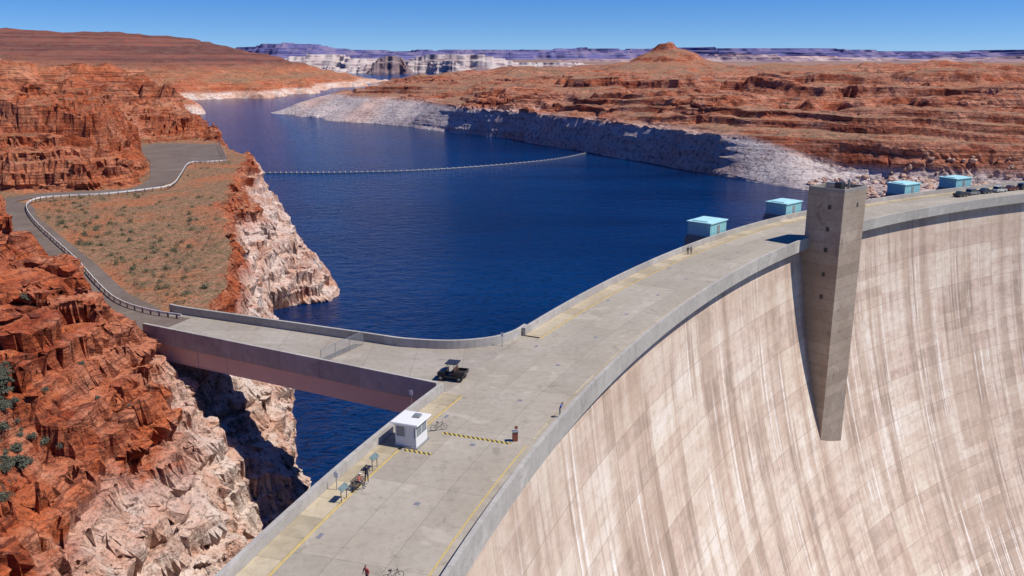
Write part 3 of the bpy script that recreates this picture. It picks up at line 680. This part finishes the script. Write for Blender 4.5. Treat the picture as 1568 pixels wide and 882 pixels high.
def bicycle(loc,rz,lean=.12):
    b=B(); 
    for y_ in(-.52,.52):
        b.torus((0,y_,.34),.33,.022,1,22,5)
        for k in range(8):
            a=k*math.pi/4; b.cyl((0,y_,.34),(0,y_+.32*math.cos(a),.34+.32*math.sin(a)),.004,2,4)
    for p_,q_ in(((0,-.52,.34),(0,-.05,.32)),((0,-.52,.34),(0,-.15,.82)),((0,-.05,.32),(0,-.18,.92)),((0,-.05,.32),(0,.36,.78)),((0,-.15,.80),(0,.34,.86)),((0,.52,.34),(0,.33,.98))): b.cyl(p_,q_,.022,0,6)
    b.cyl((-.26,.36,1.0),(.26,.36,1.0),.016,2,6); b.box((0,-.19,.95),(.13,.25,.05),1); b.torus((.03,-.05,.32),.09,.01,2,14,4)
    o=b.obj('bicycle',[plain('bike_frame',(.03,.03,.035),.3),BLACK,METAL],loc,rz); o.rotation_euler=(0,lean,rz)
bicycle((-7.3,80.9,0.0),math.radians(-70)); 
x,y=G(601,889); bicycle((x,y,.0),math.radians(-65))
# ---------------------------------------------------------------- furniture near the upstream walk
def sign(loc,rz):
    b=B()
    for s_ in(-.45,.45): b.cyl((s_,0,0),(s_,0,1.25),.035,0,8)
    b.add([(-.6,-.2,1.0),(.6,-.2,1.0),(.6,.2,1.3),(-.6,.2,1.3),(-.6,-.2,1.05),(.6,-.2,1.05),(.6,.2,1.35),(-.6,.2,1.35)],[(0,1,2,3),(4,5,6,7),(0,1,5,4),(1,2,6,5),(2,3,7,6),(3,0,4,7)],1)
    b.obj('interpretive_sign',[DARK,plain('sign_panel',(.14,.19,.18),.4)],loc,rz)
for px_,py_ in((527,768),(574,720)):
    x,y=G(px_,py_); sign((x,y,.14),FW(TH(x,y))+math.pi/2)
def bench(loc,rz):
    b=B()
    for k in range(4): b.box((0,-.18+k*.13,.45),(1.7,.1,.04),0)
    for k in range(3): b.box((0,.28+.03*k,.58+k*.14),(1.7,.03,.1),0)
    for s_ in(-.7,.7): b.box((s_,-.16,.22),(.06,.06,.44),1); b.box((s_,.24,.42),(.06,.06,.84),1); b.box((s_,.03,.40),(.06,.45,.05),1); b.box((s_,.0,.64),(.06,.42,.04),1)
    b.obj('park_bench',[WOOD,DARK],loc,rz)
xb,yb=G(550,748); tb_=TH(xb,yb); bench((xb,yb,.14),FW(tb_)+math.pi/2)
def pole(loc,h=2.4):
    b=B(); b.cyl((0,0,0),(0,0,h),.04,0,8); b.box((0,-.03,h-.35),(.4,.03,.5),1); b.cyl((0,0,0),(0,0,.1),.1,0,8)
    b.obj('traffic_sign',[METAL,WHITE],loc,FW(TH(loc[0],loc[1])))
for px_,py_ in((516,752),(769,530),(630,622)):
    x,y=G(px_,py_); pole((x,y,0),1.9)
# ---------------------------------------------------------------- people
import bmesh
def person(loc,rz,pose='stand',shirt=(.3,.3,.3),pants=(.05,.06,.1),hat=None,seed=0):
    J={}
    if pose=='sit':
        pe=.5; J=dict(pelvis=(0,0,pe),spine=(0,.02,.72),chest=(0,.05,.93),neck=(0,.06,1.05),
          hipL=(-.1,0,pe-.02),hipR=(.1,0,pe-.02),kneeL=(-.14,.44,.50),kneeR=(.13,.43,.50),ankL=(-.14,.42,.09),ankR=(.15,.46,.09),toeL=(-.15,.6,.04),toeR=(.17,.64,.04),
          shL=(-.18,.05,.99),shR=(.18,.05,.99),elL=(-.24,.13,.74),elR=(.24,.13,.74),wrL=(-.14,.36,.60),wrR=(.14,.36,.60),h0=(0,.08,1.13),h1=(0,.1,1.22),h2=(0,.1,1.30))
    else:
        l=.16 if pose=='lean' else (0 if pose=='stand' else .05)
        st=.22 if pose=='walk' else .03
        J=dict(pelvis=(0,0,.93),spine=(0,.02+l*.4,1.14),chest=(0,.02+l,1.33),neck=(0,.02+l*1.25,1.46),
          hipL=(-.1,0,.9),hipR=(.1,0,.9),kneeL=(-.11,st*.8,.5),kneeR=(.11,-st*.3,.5),ankL=(-.11,st,.09),ankR=(.11,-st*1.4,.1),toeL=(-.12,st+.16,.04),toeR=(.12,-st*1.4+.15,.04),
          shL=(-.19,.02+l,1.40),shR=(.19,.02+l,1.40),elL=(-.26,.02+l-.03,1.13),elR=(.26,.05+l,1.13),wrL=(-.25,.12+l,.90),wrR=(.25,.14+l,.90),h0=(0,.03+l*1.3,1.54),h1=(0,.05+l*1.4,1.63),h2=(0,.05+l*1.4,1.71))
        if pose=='lean':
            J.update(elL=(-.26,.28,1.16),elR=(.26,.28,1.16),wrL=(-.10,.48,1.10),wrR=(.12,.48,1.10))
    ed=[('pelvis','spine','s'),('spine','chest','s'),('chest','neck','s'),('neck','h0','k'),('h0','h1','k'),('h1','h2','k'),
        ('chest','shL','s'),('shL','elL','s'),('elL','wrL','k'),('chest','shR','s'),('shR','elR','s'),('elR','wrR','k'),
        ('pelvis','hipL','p'),('hipL','kneeL','p'),('kneeL','ankL','p'),('ankL','toeL','b'),('pelvis','hipR','p'),('hipR','kneeR','p'),('kneeR','ankR','p'),('ankR','toeR','b')]
    rad=dict(pelvis=(.15,.11),spine=(.135,.10),chest=(.16,.11),neck=(.055,.055),h0=(.07,.08),h1=(.078,.095),h2=(.055,.07),hip=(.09,.09),knee=(.058,.058),ank=(.042,.042),toe=(.04,.03),sh=(.062,.062),el=(.043,.043),wr=(.028,.028))
    ks=list(J); me=D.meshes.new('b'); me.from_pydata([J[k] for k in ks],[(ks.index(a),ks.index(b)) for a,b,_ in ed],[])
    o=D.objects.new('tmp',me); link(o); mo=o.modifiers.new('s','SKIN'); mo.use_smooth_shade=True
    for i,k in enumerate(ks):
        kk=k if k in rad else k[:-1]; me.skin_vertices[0].data[i].radius=rad[kk]; me.skin_vertices[0].data[i].use_root=(k=='pelvis')
    su=o.modifiers.new('u','SUBSURF'); su.levels=1; su.render_levels=1
    hv=[];he=[];hr=[]
    for s_,w,e in((-1,'wrL','elL'),(1,'wrR','elR')):
        W=Vector(J[w]); d=(W-Vector(J[e])).normalized(); side=Vector((1,0,0)); side=(side-d*side.dot(d)).normalized(); nn_=d.cross(side)
        b0=len(hv); hv.append(W); hr.append(.026); hv.append(W+d*.07); hr.append(.03); he.append((b0,b0+1))
        for k in range(4):
            a=len(hv); o_=side*(.028-.019*k); ln=(.075,.085,.08,.062)[k]
            hv+= [W+d*.085+o_,W+d*(.085+ln*.5)+o_,W+d*(.08+ln*.85)+o_-nn_*.025*1]; hr+=[.010,.009,.008]; he+=[(b0+1,a),(a,a+1),(a+1,a+2)]
        a=len(hv); hv+=[W+d*.03-side*s_*.035,W+d*.075-side*s_*.055]; hr+=[.012,.009]; he+=[(b0,a),(a,a+1)]
    me2=D.meshes.new('h'); me2.from_pydata([tuple(q) for q in hv],he,[]); o2=D.objects.new('tmp2',me2); link(o2); m2=o2.modifiers.new('s','SKIN')
    for i,r in enumerate(hr): me2.skin_vertices[0].data[i].radius=(r,r)
    bpy.context.view_layer.update(); dg=bpy.context.evaluated_depsgraph_get()
    bm=bmesh.new(); t=D.meshes.new_from_object(o.evaluated_get(dg)); bm.from_mesh(t)
    lab={'k':0,'s':1,'p':2,'b':3}; segs=[(Vector(J[a]),Vector(J[b]),lab[c]) for a,b,c in ed]; H1=Vector(J['h1'])
    for f in bm.faces:
        c=f.calc_center_median(); best=9;bi=0
        for a,b,l in segs:
            u=max(0,min(1,(c-a).dot(b-a)/(b-a).length_squared)); dd_=(c-a-(b-a)*u).length
            if dd_<best: best=dd_;bi=l
        if bi==0 and c.z>H1.z-.06 and (c.z>H1.z+.03 or c.y<H1.y-.01) and abs(c.x)<.15: bi=4
        f.material_index=bi; f.smooth=True
    n0=len(bm.faces); t2=D.meshes.new_from_object(o2.evaluated_get(dg)); bm.from_mesh(t2); bm.faces.ensure_lookup_table()
    for f in bm.faces[n0:]: f.material_index=0
    fb=B(); fy=H1.y+.085
    for s_ in(-1,1): fb.blob((s_*.03,fy-.005,H1.z+.005),(.011,.008,.008),5,6); fb.blob((s_*.083,H1.y,H1.z),(.012,.025,.033),0,6)
    fb.blob((0,fy+.012,H1.z-.02),(.014,.02,.022),0,6); fb.blob((0,fy-.002,H1.z-.06),(.025,.01,.008),5,6)
    if hat: fb.blob((0,H1.y,H1.z+.075),(.10,.115,.06),6,12); fb.box((0,H1.y+.12,H1.z+.07),(.14,.12,.015),6)
    tm=D.meshes.new('f'); tm.from_pydata(fb.v,[],fb.f); n0=len(bm.faces); bm.from_mesh(tm); bm.faces.ensure_lookup_table()
    for i,f in enumerate(bm.faces[n0:]): f.material_index=fb.m[i]
    out=D.meshes.new('person'); bm.to_mesh(out); bm.free()
    D.objects.remove(o); D.objects.remove(o2)
    for q in(SKIN,plain('shirt_%d'%seed,shirt,.8),plain('trousers_%d'%seed,pants,.8),BLACK,HAIR,DARK,plain('hat_%d'%seed,hat or (.5,.5,.5),.8)): out.materials.append(q)
    ob=D.objects.new('person',out); ob.location=loc; ob.rotation_euler=(0,0,rz); link(ob)
x,y,_=DP(TH(*G(830,634)),1.05); t=TH(x,y); person((x,y,0),FW(t)-math.pi/2,'lean',(.12,.2,.45),(.5,.48,.44),None,1)
f_=FW(tb_); person((xb+.0,yb,.14),f_-math.pi/2,'sit',(.45,.12,.08),(.03,.04,.09),(.6,.6,.58),2)
x,y=G(562,741); person((x,y,.14),f_+.4,'stand',(.03,.03,.04),(.05,.05,.06),None,3)
x,y=G(1053,391); person((x,y,0),FW(TH(x,y))+.3,'walk',(.04,.04,.05),(.04,.05,.08),None,4)
x,y=G(1058,390); person((x,y,0),FW(TH(x,y))+.2,'walk',(.5,.3,.25),(.08,.08,.1),None,5)
x,y=G(563,897); person((x,y,0),FW(TH(x,y))+2.8,'walk',(.35,.05,.05),(.04,.05,.08),None,6)
# ---------------------------------------------------------------- plants
GREEN=plain('sagebrush_leaves',(.085,.09,.045),.9,0,.5,1.5); DRY=plain('dry_scrub',(.17,.13,.07),.9,0,.4,1.5)
def shrubs(name,items,m,nf=46):
    v=[];f=[]
    for (x,y,z,r) in items:
        n=int(nf*(.6+r))
        for k in range(n):
            a=random.uniform(0,6.283); e=random.uniform(0,1.45); rr=r*random.uniform(.35,1.0)*(.8+.35*math.sin(3*a+x))
            c=Vector((x+rr*math.cos(a)*math.cos(e),y+rr*math.sin(a)*math.cos(e),z+rr*math.sin(e)*.75+.03))
            d=Vector((random.uniform(-1,1),random.uniform(-1,1),random.uniform(-.3,1))).normalized(); u=d.orthogonal().normalized(); s=r*random.uniform(.10,.2)
            o=len(v); v+=[tuple(c-u*s*.5),tuple(c+u*s*.5),tuple(c+d*s*1.6)]; f.append((o,o+1,o+2))
    return mesh_obj(name,v,f,m)
cand=[]
while len(cand)<760:
    cand.append(GR(random.uniform(60,340),random.uniform(295,480)))
cx=np.array([c[0] for c in cand]); cy=np.array([c[1] for c in cand]); cz=Hleft(cx,cy); ok=(sd(RIM,cx,cy)>2)&(np.minimum(dline(ROADP,cx,cy),dline(ROADP2,cx,cy))>5.0)&(dline(WALL2,cx,cy)>1.2)&(sd(LOT,cx,cy)<-2)
it=[(a,b,c,random.choice([.25,.3,.35,.45,.6,.95,1.1])) for a,b,c,k in zip(cx,cy,cz,ok) if k]
shrubs('desert_shrubs',it[::2],GREEN); shrubs('dry_grass_tufts',it[1::2],DRY,30)
n=240; cx=np.random.uniform(-330,-95,n*3); cy=np.random.uniform(150,600,n*3); cz=Hleft(cx,cy); ok=(sd(RIM,cx,cy)>2)&(np.minimum(dline(ROADP,cx,cy),dline(ROADP2,cx,cy))>5.0)&(sd(LOT,cx,cy)<-2)
shrubs('desert_shrubs',[(a,b,c,random.uniform(.4,1.1)) for a,b,c,k in zip(cx,cy,cz,ok) if k],GREEN,30)
def sight(px,py):
    a=(px-784)/F; b=(441-py)/F; t=np.arange(50,200,.25); X_=a*t; Y_=t*(CP+b*SP); Z_=CAMH-t*(SP-b*CP)
    hh=Hleft(X_,Y_); i=np.argmax(Z_<hh); return (X_[i],Y_[i],float(hh[i]))
bb=[]
for k in range(60):
    py_=random.uniform(560,770); px_=random.uniform(-10,10+60*math.exp(-((py_-690)/60)**2)); bb.append((*sight(px_,py_),random.uniform(.35,.8)))
for px_,py_,r in((45,462,.9),(38,460,.7),(125,560,.5),(60,520,.4),(150,612,.4),(95,690,.5),(70,600,.5),(200,640,.3)): bb.append((*sight(px_,py_),r))
shrubs('cliff_bushes',bb,plain('grey_green_leaves',(.10,.105,.07),.9,0,.5,1.5),300)
n=1600; cx=np.random.uniform(-150,600,n); cy=np.random.uniform(400,1100,n); cz=Hfar(cx,cy); ok=(sd(RMF,cx,cy)>8)
shrubs('scrub_patches',[(a,b,c,random.uniform(.7,1.8)) for a,b,c,k in zip(cx,cy,cz,ok) if k],GREEN,14)
b=B()
xr=np.random.uniform(135,225,520); yr=np.random.uniform(330,405,520); zz=Hfar(xr,yr)
for x,y,z in zip(xr,yr,zz):
    if z<WZ-1 or z>-6: continue
    r=random.uniform(.3,1.0)**1.5*1.7+.2; o=len(b.v); b.blob((x,y,z+r*.1),(r*random.uniform(.7,1.3),r*random.uniform(.7,1.2),r*random.uniform(.5,.9)),0,6)
    for k in range(o,len(b.v)):
        q=b.v[k]; b.v[k]=tuple(c+random.uniform(-.2,.2)*r for c in q)
b.obj('boulder_pile',[plain('pale_boulders',(.52,.34,.25),.9,0,.3,.3)])
# ---------------------------------------------------------------- light, sky, camera
EL=math.radians(55); sdir=Vector((.985*math.cos(EL),-.17*math.cos(EL),math.sin(EL))).normalized()
L=D.lights.new('sun','SUN'); L.energy=5.0; L.angle=math.radians(.5); L.color=(1,.955,.885)
lo=D.objects.new('sun',L); lo.rotation_euler=sdir.to_track_quat('Z','Y').to_euler(); link(lo)
W=D.worlds.new('World'); S.world=W; W.use_nodes=True; nt=W.node_tree; bg=nt.nodes['Background']
sky=nt.nodes.new('ShaderNodeTexSky'); sky.sky_type='NISHITA'; sky.sun_disc=False
sky.sun_elevation=math.asin(sdir.z); sky.sun_rotation=math.atan2(sdir.x,sdir.y); sky.altitude=1200; sky.air_density=.9; sky.dust_density=.1; sky.ozone_density=3.0
tc=nt.nodes.new('ShaderNodeTexCoord'); va=nt.nodes.new('ShaderNodeVectorMath'); va.operation='ADD'; va.inputs[1].default_value=(0,0,.06)
nt.links.new(tc.outputs['Generated'],va.inputs[0]); vn_=nt.nodes.new('ShaderNodeVectorMath'); vn_.operation='NORMALIZE'; nt.links.new(va.outputs[0],vn_.inputs[0]); nt.links.new(vn_.outputs[0],sky.inputs[0])
hs=nt.nodes.new('ShaderNodeHueSaturation'); hs.inputs['Saturation'].default_value=1.5; hs.inputs['Hue'].default_value=.518; hs.inputs['Value'].default_value=1.25; nt.links.new(sky.outputs[0],hs.inputs['Color']); nt.links.new(hs.outputs[0],bg.inputs[0]); bg.inputs[1].default_value=.095
cam=D.cameras.new('camera'); cam.sensor_width=36; cam.lens=36*F/1568; cam.clip_end=80000; cam.clip_start=.5
co=D.objects.new('camera',cam); co.location=(0,0,CAMH); co.rotation_euler=(math.pi/2-PITCH,0,0); link(co); S.camera=co
S.view_settings.view_transform='Standard'; S.view_settings.look='None'; S.view_settings.exposure=0
